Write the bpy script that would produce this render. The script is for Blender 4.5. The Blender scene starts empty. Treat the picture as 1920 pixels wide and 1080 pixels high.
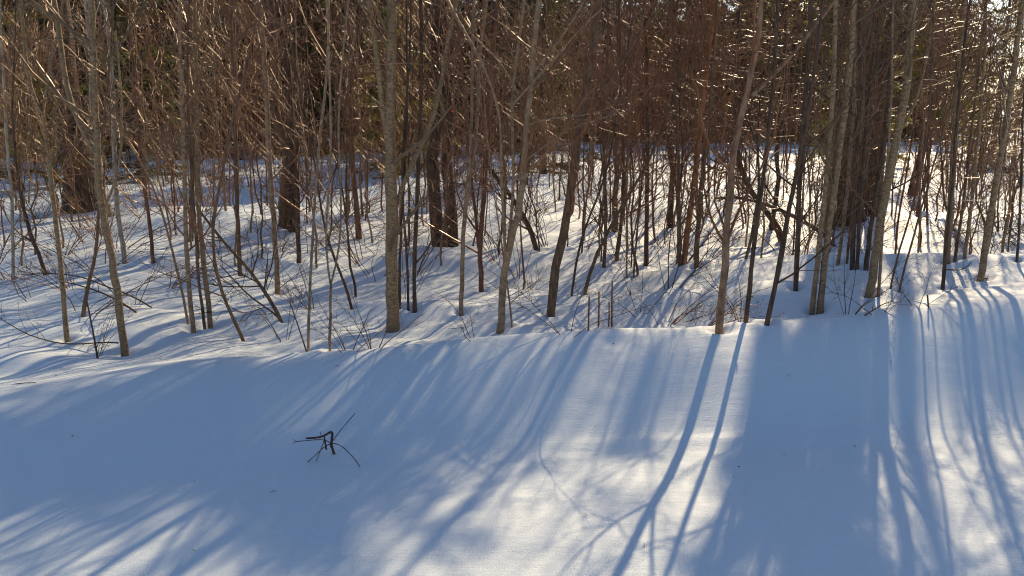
import bpy, math, random
import numpy as np
R = math.radians
rng = np.random.default_rng(11)
random.seed(5)
SC = bpy.context.scene
COL = SC.collection

# ------------------------------------------------------------------ camera
CAMZ, PITCH, F = 1.65, R(12.0), 1507.0           # F in pixels of the 1920 wide photograph
cd = bpy.data.cameras.new('camera'); cam = bpy.data.objects.new('camera', cd); COL.objects.link(cam)
cam.location = (0, 0, CAMZ); cam.rotation_euler = (R(90) - PITCH, 0, 0)
cd.sensor_width = 36; cd.lens = 36 * F / 1920; cd.clip_start = 0.05; cd.clip_end = 2000
SC.camera = cam

# ------------------------------------------------------------------ light
SUN_EL, SUN_AZ = R(27.0), R(23.0)                # azimuth clockwise from +Y
SUNV = np.array([math.sin(SUN_AZ) * math.cos(SUN_EL), math.cos(SUN_AZ) * math.cos(SUN_EL), math.sin(SUN_EL)])
w = bpy.data.worlds.new('World'); SC.world = w; w.use_nodes = True
nt = w.node_tree; bg = nt.nodes['Background']
sky = nt.nodes.new('ShaderNodeTexSky'); sky.sky_type = 'NISHITA'; sky.sun_disc = False
sky.sun_elevation = SUN_EL; sky.sun_rotation = SUN_AZ; sky.air_density = 1.0; sky.dust_density = 1.0; sky.ozone_density = 4.0
nt.links.new(sky.outputs[0], bg.inputs[0]); bg.inputs[1].default_value = 0.098
sd = bpy.data.lights.new('sun', 'SUN'); sd.energy = 4.3; sd.angle = R(0.53); sd.color = (1.0, 0.79, 0.50)
so = bpy.data.objects.new('sun', sd); COL.objects.link(so)
from mathutils import Vector
so.rotation_euler = Vector(SUNV).to_track_quat('Z', 'Y').to_euler(); so.location = (8, 20, 14)
SC.view_settings.view_transform = 'Standard'; SC.view_settings.look = 'None'
SC.view_settings.exposure = 0.4; SC.view_settings.gamma = 1.0; SC.view_settings.use_curve_mapping = False
SC.render.engine = 'CYCLES'; SC.cycles.pixel_filter_type = 'BLACKMAN_HARRIS'; SC.cycles.filter_width = 1.1
SC.cycles.max_bounces = 5; SC.cycles.diffuse_bounces = 3
SC.cycles.transmission_bounces = 2; SC.cycles.transparent_max_bounces = 4

# ------------------------------------------------------------------ terrain function
def ray(u, v):
    x = (u - 960) / F; y = (540 - v) / F
    c, s = math.cos(PITCH), math.sin(PITCH)
    return np.array([x, c + y * s, -s + y * c])
def at_z(u, v, z):
    d = ray(u, v); t = (z - CAMZ) / d[2]; return d[0] * t, d[1] * t
def at_y(u, v, Y):
    d = ray(u, v); t = Y / d[1]; return np.array([d[0] * t, Y, CAMZ + d[2] * t])
def sstep(a, b, x):
    t = np.clip((x - a) / (b - a), 0, 1); return t * t * (3 - 2 * t)
_tab = np.random.default_rng(3).random((64, 64))
def vnoise(x, y):
    xi = np.floor(x).astype(int); yi = np.floor(y).astype(int); fx = x - xi; fy = y - yi
    fx = fx * fx * fx * (fx * (fx * 6 - 15) + 10); fy = fy * fy * fy * (fy * (fy * 6 - 15) + 10)
    g = lambda i, j: _tab[i % 64, j % 64]
    return (g(xi, yi) * (1 - fx) + g(xi + 1, yi) * fx) * (1 - fy) + (g(xi, yi + 1) * (1 - fx) + g(xi + 1, yi + 1) * fx) * fy - 0.5
def pts(L):
    a = [at_z(u, v, z) + (z,) for u, v, z in L]; a.sort(); return np.array(a)
CR = pts([(-700, 810, .03), (0, 748, .09), (300, 696, .15), (600, 666, .21), (900, 640, .28), (1150, 622, .33),
          (1340, 619, .35), (1480, 603, .38), (1640, 588, .41), (1920, 557, .47), (2700, 520, .5)])
T2 = pts([(1180, 498, .02), (1300, 495, .08), (1480, 497, .2), (1640, 500, .31), (1920, 489, .40), (2700, 470, .42)])
def H0(x, y):
    x = np.asarray(x, float); y = np.asarray(y, float)
    yc = np.interp(x, CR[:, 0], CR[:, 1]); zc = np.interp(x, CR[:, 0], CR[:, 2])
    yc = yc + .05 * vnoise(x * 1.3 + 7, x * 0 + 3)
    yf = yc - 1.0 - .25 * sstep(0, -3, x) + .06 * vnoise(x * .9, x * 0 + 9)
    rise = zc * sstep(yf - .12, yc + .03, y)
    floor = -.20 + .04 * sstep(0, 3, x)
    wd = .9 + .8 * sstep(0, -2.5, x)
    drop = (floor - zc) * sstep(yc, yc + wd, y)
    y2 = np.interp(x, T2[:, 0], T2[:, 1]); z2 = np.interp(x, T2[:, 0], T2[:, 2]) * sstep(.9, 1.7, x)
    terr = (z2 - floor) * sstep(yc + .02, yc + wd * .9, y) * (1 - sstep(y2, y2 + .9, y)) * sstep(.9, 2.2, x)
    z = rise + drop + terr
    far = sstep(yc + .2, yc + 1.6, y)
    z = z + far * (.0135 * np.clip(y - 7, 0, 27))
    z = z + far * (.20 * vnoise(x * .42 + 3, y * .55) + .13 * vnoise(x * .9 + 11, y * 1.5 + x * .5) + .05 * vnoise(x * 1.9, y * 3.1 + x * .9))
    mf = sstep(9, 14, y)
    z = z + mf * (.45 * vnoise(x * .21 + 5, y * .24 + 2) + .12 * vnoise(x * .6, y * .8)) * np.clip(1.4 - y / 60, .2, 1)
    # ridge behind the left trees, crowned by the big pine
    z = z + .28 * np.exp(-((x + 5.6) / 2.8) ** 2 - ((y - 13.2) / 1.4) ** 2)
    z = z + .22 * np.exp(-((x - 4.4) / 1.6) ** 2 - ((y - 15.0) / 2.0) ** 2)
    near = 1 - far
    z = z + near * (.028 * vnoise(x * .7 + 1, y * .8) + .010 * vnoise(x * 2.2, y * 2.6) + .003 * vnoise(x * 7, y * 11))
    # far hill and everything out of sight
    z = z + .02 * np.clip(y - 75, 0, 400)
    # small hollow on the crest and a ripple along the foot of the bank
    hx, hy = HOL
    r = np.hypot((x - hx) / .085, (y - hy) / .075)
    z = z - .016 * np.exp(-r ** 2 * .9) + .004 * np.exp(-((r - 1.5) / .3) ** 2)
    z = z + .012 * np.exp(-((y - yf) / .05) ** 2) * sstep(-.2, .5, x) * sstep(2.3, 1.5, x)
    return z
HOL = at_z(1152, 638, .31)
def hit(u, v):
    d = ray(u, v); ts = np.arange(2.0, 70, .02)
    P = d[None, :] * ts[:, None]; g = P[:, 2] + CAMZ - H0(P[:, 0], P[:, 1])
    i = np.argmax(g < 0)
    if g[i] >= 0: i = len(ts) - 1
    t = ts[i]; return np.array([d[0] * t, d[1] * t, float(H0(d[0] * t, d[1] * t))])

# ------------------------------------------------------------------ materials
def new_mat(name):
    m = bpy.data.materials.new(name); m.use_nodes = True
    return m, m.node_tree, m.node_tree.nodes['Principled BSDF']
def ramp(nt, src, stops):
    r = nt.nodes.new('ShaderNodeValToRGB'); nt.links.new(src, r.inputs[0])
    e = r.color_ramp.elements
    while len(e) < len(stops): e.new(.5)
    for k, (p, c) in enumerate(stops):
        e[k].position = p; e[k].color = tuple(c) + (1,)
    return r.outputs[0]
def noise(nt, vec, scale, detail=4, rough=.55):
    n = nt.nodes.new('ShaderNodeTexNoise'); n.inputs['Scale'].default_value = scale
    n.inputs['Detail'].default_value = detail; n.inputs['Roughness'].default_value = rough
    nt.links.new(vec, n.inputs['Vector']); return n.outputs['Fac']
def mapping(nt, sc, coord='Object'):
    t = nt.nodes.new('ShaderNodeTexCoord'); m = nt.nodes.new('ShaderNodeMapping')
    m.inputs['Scale'].default_value = sc; nt.links.new(t.outputs[coord], m.inputs['Vector']); return m.outputs[0]
def bump(nt, h, strength, dist, prev=None):
    b = nt.nodes.new('ShaderNodeBump'); b.inputs['Strength'].default_value = strength; b.inputs['Distance'].default_value = dist
    nt.links.new(h, b.inputs['Height'])
    if prev: nt.links.new(prev, b.inputs['Normal'])
    return b.outputs[0]
def bark(name, c1, c2, c3=None, vs=(9, 9, 2.2), scale=4, rough=.62, bd=.01, lich=None):
    m, nt, b = new_mat(name)
    v = mapping(nt, vs); n1 = noise(nt, v, scale, 6, .65)
    col = ramp(nt, n1, [(.38, c1), (.60, c2)])
    v2 = mapping(nt, (3, 3, 1.5)); n2 = noise(nt, v2, 2.2, 3)
    mx = nt.nodes.new('ShaderNodeMix'); mx.data_type = 'RGBA'
    nt.links.new(ramp(nt, n2, [(.5, (0, 0, 0)), (.72, (1, 1, 1))]), mx.inputs[0])
    nt.links.new(col, mx.inputs[6]); mx.inputs[7].default_value = tuple(c3 or c2) + (1,)
    nt.links.new(mx.outputs[2], b.inputs['Base Color']); b.inputs['Roughness'].default_value = rough
    b.inputs['Specular IOR Level'].default_value = .4
    nt.links.new(bump(nt, n1, .9, bd), b.inputs['Normal'])
    return m
M = {
 'green': bark('bark_grey_green', (.15, .088, .040), (.40, .245, .125), (.24, .16, .07), vs=(9, 9, 14), bd=.003),
 'tan':   bark('bark_tan', (.18, .105, .055), (.42, .26, .145), (.30, .17, .09), vs=(6, 6, 8), bd=.004),
 'pale':  bark('bark_pale_grey_sunlit', (.26, .19, .13), (.52, .42, .30), (.34, .26, .17), bd=.005),  # pale grey, raised further to stand in for sun on the tall trunk
 'brown': bark('bark_brown', (.085, .042, .020), (.24, .13, .065), (.15, .08, .038), bd=.006),
 'dark':  bark('bark_dark', (.05, .024, .012), (.15, .08, .04), (.09, .048, .025), bd=.006),
 'red':   bark('bark_red_brown', (.10, .035, .016), (.25, .095, .045), (.16, .07, .03), bd=.005),
 'orange':bark('bark_orange_peeling', (.20, .065, .022), (.46, .19, .07), (.30, .19, .12), vs=(7, 7, 3), bd=.008),
 'pine':  bark('bark_furrowed_pine', (.022, .012, .007), (.17, .095, .052), (.11, .062, .036), vs=(11, 11, 1.6), scale=2.4, bd=.035, rough=.8),
 'peel':  bark('bark_peeling_tan', (.17, .075, .035), (.42, .23, .12), (.27, .12, .055), vs=(7, 7, 3), bd=.008),
}
def twigmat(name, c1, c2, rough=.36):
    m, nt, b = new_mat(name)
    v = mapping(nt, (1, 1, 1)); n = noise(nt, v, 1.7, 3)
    nt.links.new(ramp(nt, n, [(.35, c1), (.65, c2)]), b.inputs['Base Color'])
    b.inputs['Roughness'].default_value = rough; b.inputs['Specular IOR Level'].default_value = .8; b.inputs['Specular Tint'].default_value = (1.0, .68, .42, 1)
    return m
M['twig'] = twigmat('twig_red_brown', (.14, .045, .020), (.30, .115, .05))
M['twigt'] = twigmat('twig_tan', (.14, .062, .028), (.32, .16, .075))
M['twigd'] = twigmat('twig_dark', (.04, .02, .011), (.11, .058, .032), .5)
M['twigm'] = twigmat('twig_matt', (.04, .02, .011), (.11, .058, .032), .8)
M['twigg'] = twigmat('twig_grey', (.10, .062, .033), (.23, .15, .085))
def leafmat(name, c1, c2, tr=.32):
    m, nt, b = new_mat(name)
    v = mapping(nt, (1, 1, 1)); n = noise(nt, v, 1.3, 4)
    c = ramp(nt, n, [(.35, c1), (.65, c2)]); nt.links.new(c, b.inputs['Base Color'])
    b.inputs['Roughness'].default_value = .6; b.inputs['Specular IOR Level'].default_value = .2
    t = nt.nodes.new('ShaderNodeBsdfTranslucent'); nt.links.new(c, t.inputs['Color'])
    mx = nt.nodes.new('ShaderNodeMixShader'); mx.inputs[0].default_value = tr
    nt.links.new(b.outputs[0], mx.inputs[1]); nt.links.new(t.outputs[0], mx.inputs[2])
    nt.links.new(mx.outputs[0], nt.nodes['Material Output'].inputs['Surface'])
    return m
M['needle'] = leafmat('needles_hemlock', (.022, .032, .010), (.07, .08, .025))
M['needleb'] = leafmat('needles_backlit', (.15, .16, .02), (.34, .33, .05), .6)  # light from behind the needles is put into this brighter yellow-green
M['needlem'] = leafmat('needles_mid', (.04, .06, .015), (.12, .14, .03), .5)
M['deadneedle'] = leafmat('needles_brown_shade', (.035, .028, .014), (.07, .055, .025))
M['leaf'] = leafmat('leaf_dried_beech', (.28, .13, .05), (.42, .22, .09), .5)
M['leafred'] = leafmat('leaf_red', (.4, .05, .03), (.5, .09, .05), .5)

def snow_mat():
    m, nt, b = new_mat('snow')
    b.inputs['Base Color'].default_value = (.80, .88, .93, 1)
    b.inputs['Roughness'].default_value = .55; b.inputs['Specular IOR Level'].default_value = .35
    v = mapping(nt, (1, 1, 1))
    g = noise(nt, v, 260, 2, .6)
    f = noise(nt, mapping(nt, (14, 60, 14)), 1, 5, .65)      # fine wind carving, long across the slope
    w = noise(nt, mapping(nt, (2.4, 7, 2)), 1, 4, .5)
    n = bump(nt, g, .7, .005)
    n = bump(nt, f, .34, .007, n)
    n = bump(nt, w, .4, .022, n)
    nt.links.new(n, b.inputs['Normal'])
    # scattered ice glints: a few crystals are smooth
    vo = nt.nodes.new('ShaderNodeTexVoronoi'); vo.inputs['Scale'].default_value = 140; nt.links.new(v, vo.inputs['Vector'])
    sp = ramp(nt, vo.outputs['Distance'], [(.035, (.12, .12, .12)), (.06, (.58, .58, .58))])
    nt.links.new(sp, b.inputs['Roughness'])
    return m
M['snow'] = snow_mat()

# ------------------------------------------------------------------ mesh helpers
class MB:
    def __init__(s): s.v = []; s.f = []; s.n = 0
    def add(s, V, Fq):
        s.v.append(V.reshape(-1, 3)); s.f.append(Fq + s.n); s.n += V.reshape(-1, 3).shape[0]
    def tubes(s, P, Rr, k=3, wob=0):                  # P (T,n,3), Rr (T,n)
        T, n, _ = P.shape
        d = np.gradient(P, axis=1); d /= np.linalg.norm(d, axis=2, keepdims=True) + 1e-9
        ref = np.where(np.abs(d[:, :1, 2:3]) > .8, np.array([1., 0, 0]), np.array([0, 0, 1.])) * np.ones_like(d)
        a = np.cross(d, ref); a /= np.linalg.norm(a, axis=2, keepdims=True) + 1e-9
        b = np.cross(d, a)
        th = np.arange(k) * 2 * np.pi / k
        rr = Rr[:, :, None, None] * np.ones((1, 1, k, 1))
        if wob: rr = rr * (1 + wob * (rng.random((T, n, k, 1)) - .5))
        V = P[:, :, None, :] + rr * (np.cos(th)[:, None] * a[:, :, None, :] + np.sin(th)[:, None] * b[:, :, None, :])
        base = (np.arange(T) * n * k)[:, None, None]; i = (np.arange(n - 1) * k)[None, :, None]; j = np.arange(k)[None, None, :]
        j2 = (j + 1) % k
        Q = np.stack([base + i + j, base + i + j2, base + i + k + j2, base + i + k + j], -1).reshape(-1, 4)
        s.add(V, Q)
    def quads(s, C, A, B):                            # kite: centre line from C to C+A, half width B
        V = np.stack([C, C + A * .45 + B, C + A, C + A * .45 - B], 1)
        s.add(V, np.arange(len(C) * 4).reshape(-1, 4))
    def build(s, name, mat, parent=None, smooth=True):
        V = np.concatenate(s.v).astype(np.float32); Q = np.concatenate(s.f).astype(np.int32)
        me = bpy.data.meshes.new(name)
        me.vertices.add(len(V)); me.vertices.foreach_set('co', V.ravel())
        me.loops.add(Q.size); me.loops.foreach_set('vertex_index', Q.ravel())
        me.polygons.add(len(Q)); me.polygons.foreach_set('loop_start', np.arange(0, Q.size, 4, dtype=np.int32))
        me.polygons.foreach_set('use_smooth', np.full(len(Q), smooth)); me.update(); me.validate()
        me.materials.append(mat)
        o = bpy.data.objects.new(name, me); COL.objects.link(o); o.parent = parent
        return o
def tag(o, label=None, cat=None, group=None, kind=None):
    if label: o['label'] = label
    if cat: o['category'] = cat
    if group: o['group'] = group
    if kind: o['kind'] = kind
def empty(name, loc, label=None, cat=None, group=None, rz=0):
    o = bpy.data.objects.new(name, None); COL.objects.link(o); o.location = loc; o.rotation_euler = (0, 0, rz)
    o.empty_display_size = .2; tag(o, label, cat, group); return o
def copy_tree(o, parent=None):
    c = o.copy(); COL.objects.link(c); c.parent = parent
    for ch in list(o.children): copy_tree(ch, c)
    return c
def resample(P, n, curve=True):
    P = np.asarray(P, float); s = np.r_[0, np.cumsum(np.linalg.norm(np.diff(P, axis=0), axis=1))]
    t = np.linspace(0, s[-1], n)
    Q = np.stack([np.interp(t, s, P[:, i]) for i in range(3)], 1)
    if curve and n > 5:
        for _ in range(3):
            Q[1:-1] = .25 * Q[:-2] + .5 * Q[1:-1] + .25 * Q[2:]
    return Q
def norm(v): return v / (np.linalg.norm(v, axis=-1, keepdims=True) + 1e-9)
def sprout(P, Rr, N, tr, ang, Lf, n=5, up=.12, wig=.18, rscale=.6, rmin=.0018, rcap=1.0, bias=None, squash=None):
    """N child curves grown from parent curves P (T,n,3)"""
    T, m, _ = P.shape
    ln = np.linalg.norm(np.diff(P, axis=1), axis=2).sum(1)
    idx = rng.choice(T, N, p=ln / ln.sum()); t = tr[0] + (tr[1] - tr[0]) * rng.random(N)
    x = t * (m - 1); i = np.minimum(x.astype(int), m - 2); f = (x - i)[:, None]
    p0 = P[idx, i] * (1 - f) + P[idx, i + 1] * f; tan = norm(P[idx, i + 1] - P[idx, i])
    r0 = Rr[idx, i] * (1 - f[:, 0]) + Rr[idx, i + 1] * f[:, 0]
    q = rng.normal(size=(N, 3))
    if bias is not None: q = q + bias
    if squash is not None: q = q * np.array([1, squash, 1])
    q = norm(q - (q * tan).sum(1, keepdims=True) * tan)
    a = np.radians(ang[0] + (ang[1] - ang[0]) * rng.random(N))[:, None]
    d = norm(np.cos(a) * tan + np.sin(a) * q)
    L = Lf(t, ln[idx]) * (.55 + .7 * rng.random(N))
    out = np.zeros((N, n, 3)); out[:, 0] = p0; st = (L / (n - 1))[:, None]
    for k in range(1, n):
        out[:, k] = out[:, k - 1] + d * st
        d = norm(d + np.array([0, 0, up]) + wig * rng.normal(size=(N, 3)))
    rb = np.clip(np.minimum(r0 * rscale, rcap), rmin, None)
    rr = rb[:, None] * np.linspace(1, .35, n)[None, :]
    rr = np.maximum(rr, rmin * .7)
    return out, rr

def crown_of(mb, P, Rr, nb, tr=(.25, .98), L1=.34, ang=(28, 62), tw=7, tw2=3, up=.10, bias=None, rtw=.0029, Lmax=1.6, rs=.45):
    """branches, side branches and twigs of a bare stem"""
    P = P[None]; Rr = Rr[None]
    B, BR = sprout(P, Rr, nb, tr, ang, lambda t, l: np.minimum(L1 * l * (1.12 - t) + .25, Lmax), n=7, up=up, wig=.13, rscale=rs, rmin=.003, rcap=.02, bias=bias)
    mb.tubes(B, BR, 4)
    C, CRr = sprout(B, BR, nb * tw, (.15, .98), (25, 60), lambda t, l: .42 * l * (1.1 - .7 * t) + .08, n=5, up=.05, wig=.16, rscale=.6, rmin=rtw * 1.15, bias=bias)
    mb.tubes(C, CRr, 3)
    if tw2:
        D, DR = sprout(C, CRr, nb * tw * tw2, (.2, 1), (25, 60), lambda t, l: .4 * l + .05, n=4, up=.03, wig=.2, rscale=.6, rmin=rtw)
        mb.tubes(D, DR, 3)

# ------------------------------------------------------------------ snow sheet
BASES = []                                            # stem feet, for the small wells round them
def make_snow():
    def axis(lo, hi, st, far_lo, far_hi, g=1.09):
        a = list(np.arange(lo, hi, st)); x, s = a[-1], st
        while x < far_hi: s *= g; x += s; a.append(x)
        b = []; x, s = lo, st
        while x > far_lo: s *= g; x -= s; b.append(x)
        return np.array(b[::-1] + a)
    X = axis(-5.5, 6.2, .035, -420, 420, 1.07); Y = axis(2.2, 9.5, .032, -300, 620, 1.045)
    xx, yy = np.meshgrid(X, Y); z = H0(xx, yy)
    for (bx, by, r) in BASES:
        i0, i1 = np.searchsorted(X, [bx - .4, bx + .4]); j0, j1 = np.searchsorted(Y, [by - .4, by + .4])
        q = np.hypot(xx[j0:j1, i0:i1] - bx, yy[j0:j1, i0:i1] - by)
        z[j0:j1, i0:i1] += -.045 * np.exp(-(q / (r * 1.6 + .02)) ** 2) + .012 * np.exp(-((q - r * 3 - .05) / (.05)) ** 2)
    n, m = len(X), len(Y)
    V = np.stack([xx, yy, z], -1); I = (np.arange(m - 1)[:, None] * n + np.arange(n - 1)[None]).ravel()
    b = MB(); b.add(V, np.stack([I, I + 1, I + n + 1, I + n], 1))
    o = b.build('snow_ground', M['snow']); tag(o, kind='structure')

# ------------------------------------------------------------------ traced bare trees
# each: (mat, twig mat, [(u,v)... base first], base width px, top width px, total height m, first branch m, branches, label, limbs)
def world_line(px, Y, lean=0.0, y0=None):
    out = []
    for k, (u, v) in enumerate(px):
        out.append(at_y(u, v, Y + lean * k))
    return np.array(out)
def extend(P, Htot, zb, curl=.35):
    d = norm(P[-1] - P[-2]); p = P[-1].copy(); L = [*P]; h = p[2] - zb
    while h < Htot:
        d = norm(d * (1 - curl * .25) + np.array([0, 0, curl * .25]) + .05 * rng.normal(size=3)); p = p + d * .45; L.append(p.copy()); h = p[2] - zb
    return np.array(L)
GRP = 'bare trees and saplings standing in the snow'
def traced(kind, mt, tm, px, wb, wt, Ht, hb, nb, label, limbs=(), v_at=None, k=9, tw=5, tw2=1, L1=.3, group=None, lean=0, bias=None, cat='tree', Lmax=1.5):
    u0, v0 = px[0]; B = hit(u0, v0 if v_at is None else v_at); Y = B[1]
    P = world_line(px, Y, lean); zb = B[2]
    P[0] = [B[0], Y, zb]
    sc = Y / F / math.cos(PITCH) * .98
    vis = len(P); P = np.vstack([P[0] + np.array([0, 0, -.18]) - (P[1] - P[0]) * .02, P])
    if Ht: P = extend(P, Ht, zb)
    s = np.r_[0, np.cumsum(np.linalg.norm(np.diff(P, axis=0), axis=1))]
    n = int(min(60, max(10, s[-1] / .13))); Q = resample(P, n)
    r0, r1 = wb * sc / 2, wt * sc / 2
    svis = s[vis] if len(s) > vis else s[-1]
    t = np.linspace(0, s[-1], n)
    rr = np.interp(t, [0, .12, svis, max(s[-1], svis + .01)], [r0 * 1.25, r0 * 1.02, r1, min(r1, max(.004, r1 * .2))])
    rr *= 1 + .05 * rng.normal(size=n).clip(-1.5, 1.5)
    Q = Q + (rng.normal(size=Q.shape) * min(r0 * .12, .006)) * np.array([1, 1, 0])
    root = empty(kind, (B[0], B[1], zb), label, cat, group)
    off = np.array([B[0], B[1], zb]); BASES.append((B[0], B[1], r0))
    mb = MB(); mb.tubes((Q - off)[None], rr[None], k, .08); mb.build('trunk', M[mt], root)
    cb = MB(); stems = [(Q - off, rr, nb, hb / max(s[-1], .1))]
    for L in limbs:
        lp, lw, lt, lH = L[:4]; lY = Y + (L[4] if len(L) > 4 else 0)
        W = np.array([at_y(u, v, Y + (lY - Y) * (i / max(1, len(lp) - 1))) for i, (u, v) in enumerate(lp)])
        if lH: W = extend(W, lH, zb)
        ls = np.r_[0, np.cumsum(np.linalg.norm(np.diff(W, axis=0), axis=1))]
        m = int(min(40, max(8, ls[-1] / .12))); W = resample(W, m)
        lr = np.interp(np.linspace(0, 1, m), [0, .6, 1], [lw * sc / 2, (lw * .4 + lt * .6) * sc / 2, max(.003, lt * sc / 2 * (.3 if lH else 1))])
        b2 = MB(); b2.tubes((W - off)[None], lr[None], 7, .06); b2.build('limb', M[mt], root)
        stems.append((W - off, lr, max(3, int(nb * .55)), .15))
    if Ht and len(Q) > 12:
        S, SR = sprout((Q - off)[None], rr[None], 9, (.04, .6), (45, 85), lambda t, l: .045 + 0 * t, n=3, up=.1, wig=.1, rscale=.35, rmin=.002, rcap=.008)
        sb = MB(); sb.tubes(S, SR, 4); tag(sb.build('twig_stubs', M[mt], root), kind='stuff')
    if nb:
        for (A, ar, c, lo) in stems: crown_of(cb, A, ar, c, (min(lo, .8), .98), tw=tw, tw2=tw2, L1=L1, bias=bias, Lmax=Lmax)
        if Ht and Y < 12: crown_of(cb, Q - off, rr, max(3, nb // 3), (.07, .4), tw=5, tw2=1, L1=.14, bias=bias, Lmax=.9, rtw=.0024)
        if Ht and Y < 9: crown_of(cb, Q - off, rr, int(nb * .6), (.5, .98), tw=4, tw2=1, L1=L1 * 1.1, bias=bias, Lmax=Lmax, rtw=.0026)
        tag(cb.build('crown', M[tm], root), kind='stuff')
    return root

# ---- foreground and middle trees, left to right
LB = np.array([-.25, .1, .0])
traced('bare_tree', 'green', 'twigg', [(235, 665), (220, 540), (197, 423), (188, 383), (184, 310), (182, 285), (180, 200), (177, 133), (173, 50), (172, 0)], 15, 9, 8, 1.9, 16,
  'grey-green barked tree at the left, forking low into a straight and a bowed stem',
  [([(183, 292), (167, 267), (143, 227), (128, 190), (120, 147), (113, 67), (103, 0)], 10, 8, 7, .2),
   ([(194, 392), (206, 372), (217, 350), (227, 310), (230, 200), (217, 57)], 5, 3, 0, -.2),
   ([(150, 238), (178, 207), (230, 222), (290, 258), (330, 300)], 3, 1.5, 0, .3)])
traced('bare_tree', 'green', 'twigg', [(125, 637), (121, 570), (115, 507), (106, 430), (100, 373), (95, 340), (88, 233), (80, 213)], 10, 7, 0, 1.6, 10,
  'slim grey-green tree with a Y fork, left of the low-forking tree',
  [([(82, 218), (62, 195), (48, 120), (43, 60), (40, 0)], 6, 4, 6), ([(80, 215), (84, 190), (92, 120), (112, 60), (118, 0)], 5, 3, 6, .2)])
traced('bare_sapling', 'brown', 'twigd', [(152, 593), (167, 530), (182, 473), (185, 407), (186, 340), (190, 260)], 8, 4, 4.5, .9, 8,
  'dark curved sapling leaning in from the left behind the low-forking tree')
traced('bare_sapling', 'pale', 'twigt', [(25, 523), (24, 430), (23, 357), (15, 300), (9, 190), (3, 100), (0, 0)], 6, 4, 5, 1.0, 12, 'pale thin sapling at the left edge of the picture')
traced('bare_sapling', 'dark', 'twigd', [(88, 513), (63, 457), (43, 390), (30, 300), (22, 200)], 8, 4, 4.5, 1.0, 10, 'dark sapling leaning left near the left edge')
traced('bare_sapling', 'tan', 'twigt', [(363, 622), (357, 553), (350, 507), (347, 340), (343, 267), (340, 133), (337, 33), (335, 0)], 9, 6, 6.5, 1.6, 12, 'straight tan sapling, thickest-based of the row of stems left of the bowed sapling')
traced('bare_sapling', 'tan', 'twigt', [(355, 610), (337, 527), (320, 457), (297, 373), (287, 340), (273, 313), (243, 277), (215, 230)], 5, 3, 0, .8, 8, 'thin tan stem leaning far left, touching the foot of the straight tan sapling')
traced('bare_sapling', 'green', 'twigg', [(395, 615), (387, 540), (377, 457), (370, 340), (370, 233), (367, 83), (365, 0)], 10, 6, 7, 1.7, 12, 'olive grey tree, right one of the close pair beside the bowed sapling',
  [([(369, 100), (380, 60), (388, 0)], 4, 3, 5.5, .1)])
traced('bare_sapling', 'brown', 'twig', [(385, 618), (373, 540), (367, 440), (358, 300), (350, 167), (352, 60)], 6, 4, 5.5, 1.5, 9, 'slim brown stem, left one of the close pair beside the bowed sapling')
traced('bowed_sapling', 'brown', 'twig', [(465, 640), (440, 607), (425, 575), (413, 540), (398, 490), (397, 440), (405, 373), (420, 310), (432, 250)], 7, 4, 4.2, .9, 9, 'bowed sapling curving up from a foot that lies to the right on the snow')
traced('bare_sapling', 'red', 'twig', [(287, 490), (285, 460), (282, 423), (268, 340), (258, 240), (253, 183), (246, 60)], 7, 4, 5.5, 1.2, 10, 'dark red-brown sapling standing midway between the low-forking tree and the tan row')
traced('bare_sapling', 'pale', 'twigt', [(235, 490), (227, 450), (218, 373), (214, 300), (213, 200), (207, 83), (193, 0)], 9, 7, 6, 1.5, 8, 'pinkish grey stem just right of the low-forking tree')
traced('bare_tree', 'tan', 'twigt', [(520, 552), (518, 500), (515, 440), (507, 340), (503, 267), (500, 150), (485, 0)], 10, 8, 7, 1.8, 14, 'straight tan tree in front of the brown double trunk at centre left')
traced('leaning_sapling', 'brown', 'twigd', [(537, 603), (520, 582), (507, 570), (473, 507), (455, 487), (433, 473), (403, 437), (375, 395)], 8, 4, 0, .5, 9, 'brown branch-like stem leaning low to the left over the snow, kinked halfway')
traced('leaning_sapling', 'dark', 'twigd', [(540, 602), (505, 580), (467, 560), (440, 525), (412, 497)], 4, 2, 0, .3, 6, 'dark thin stem lying almost flat beside the kinked leaning stem')
traced('bare_sapling', 'tan', 'twigt', [(577, 662), (578, 620), (580, 557), (587, 440), (590, 367), (598, 270), (612, 150), (618, 0)], 6, 4, 5, 1.3, 10, 'thin knobbly tan sapling, left of the two nearest thin stems at centre left')
traced('bare_sapling', 'tan', 'twigt', [(618, 660), (619, 600), (620, 533)], 6, 5, 0, 0, 0, 'short-trunked thin sapling splitting into a V, right of the knobbly tan sapling',
  [([(620, 535), (608, 480), (612, 400), (622, 300), (618, 150), (614, 0)], 4, 3, 5), ([(620, 535), (634, 500), (640, 440), (641, 373), (632, 250), (640, 120), (655, 0)], 4, 3, 5, .2)])
traced('bare_sapling', 'dark', 'twigd', [(663, 577), (652, 545), (633, 500), (610, 440), (600, 380), (590, 300)], 6, 3, 4, .8, 8, 'dark stem leaning left between the V sapling and the thickest grey trunk')
traced('bare_sapling', 'dark', 'twigd', [(560, 490), (559, 420), (557, 340), (556, 200), (551, 60)], 9, 6, 6, 1.5, 9, 'dark upright stem just right of the brown double trunk')
traced('bare_sapling', 'brown', 'twig', [(450, 517), (447, 430), (443, 340), (440, 200), (434, 60)], 9, 6, 6, 1.5, 12, 'dark brown upright tree between the bowed sapling and the straight tan tree')
traced('bare_sapling', 'brown', 'twig', [(358, 450), (359, 400), (361, 340), (362, 200), (358, 40)], 9, 6, 6, 1.5, 9, 'brown stem standing on the far snow behind the tan row')
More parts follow.
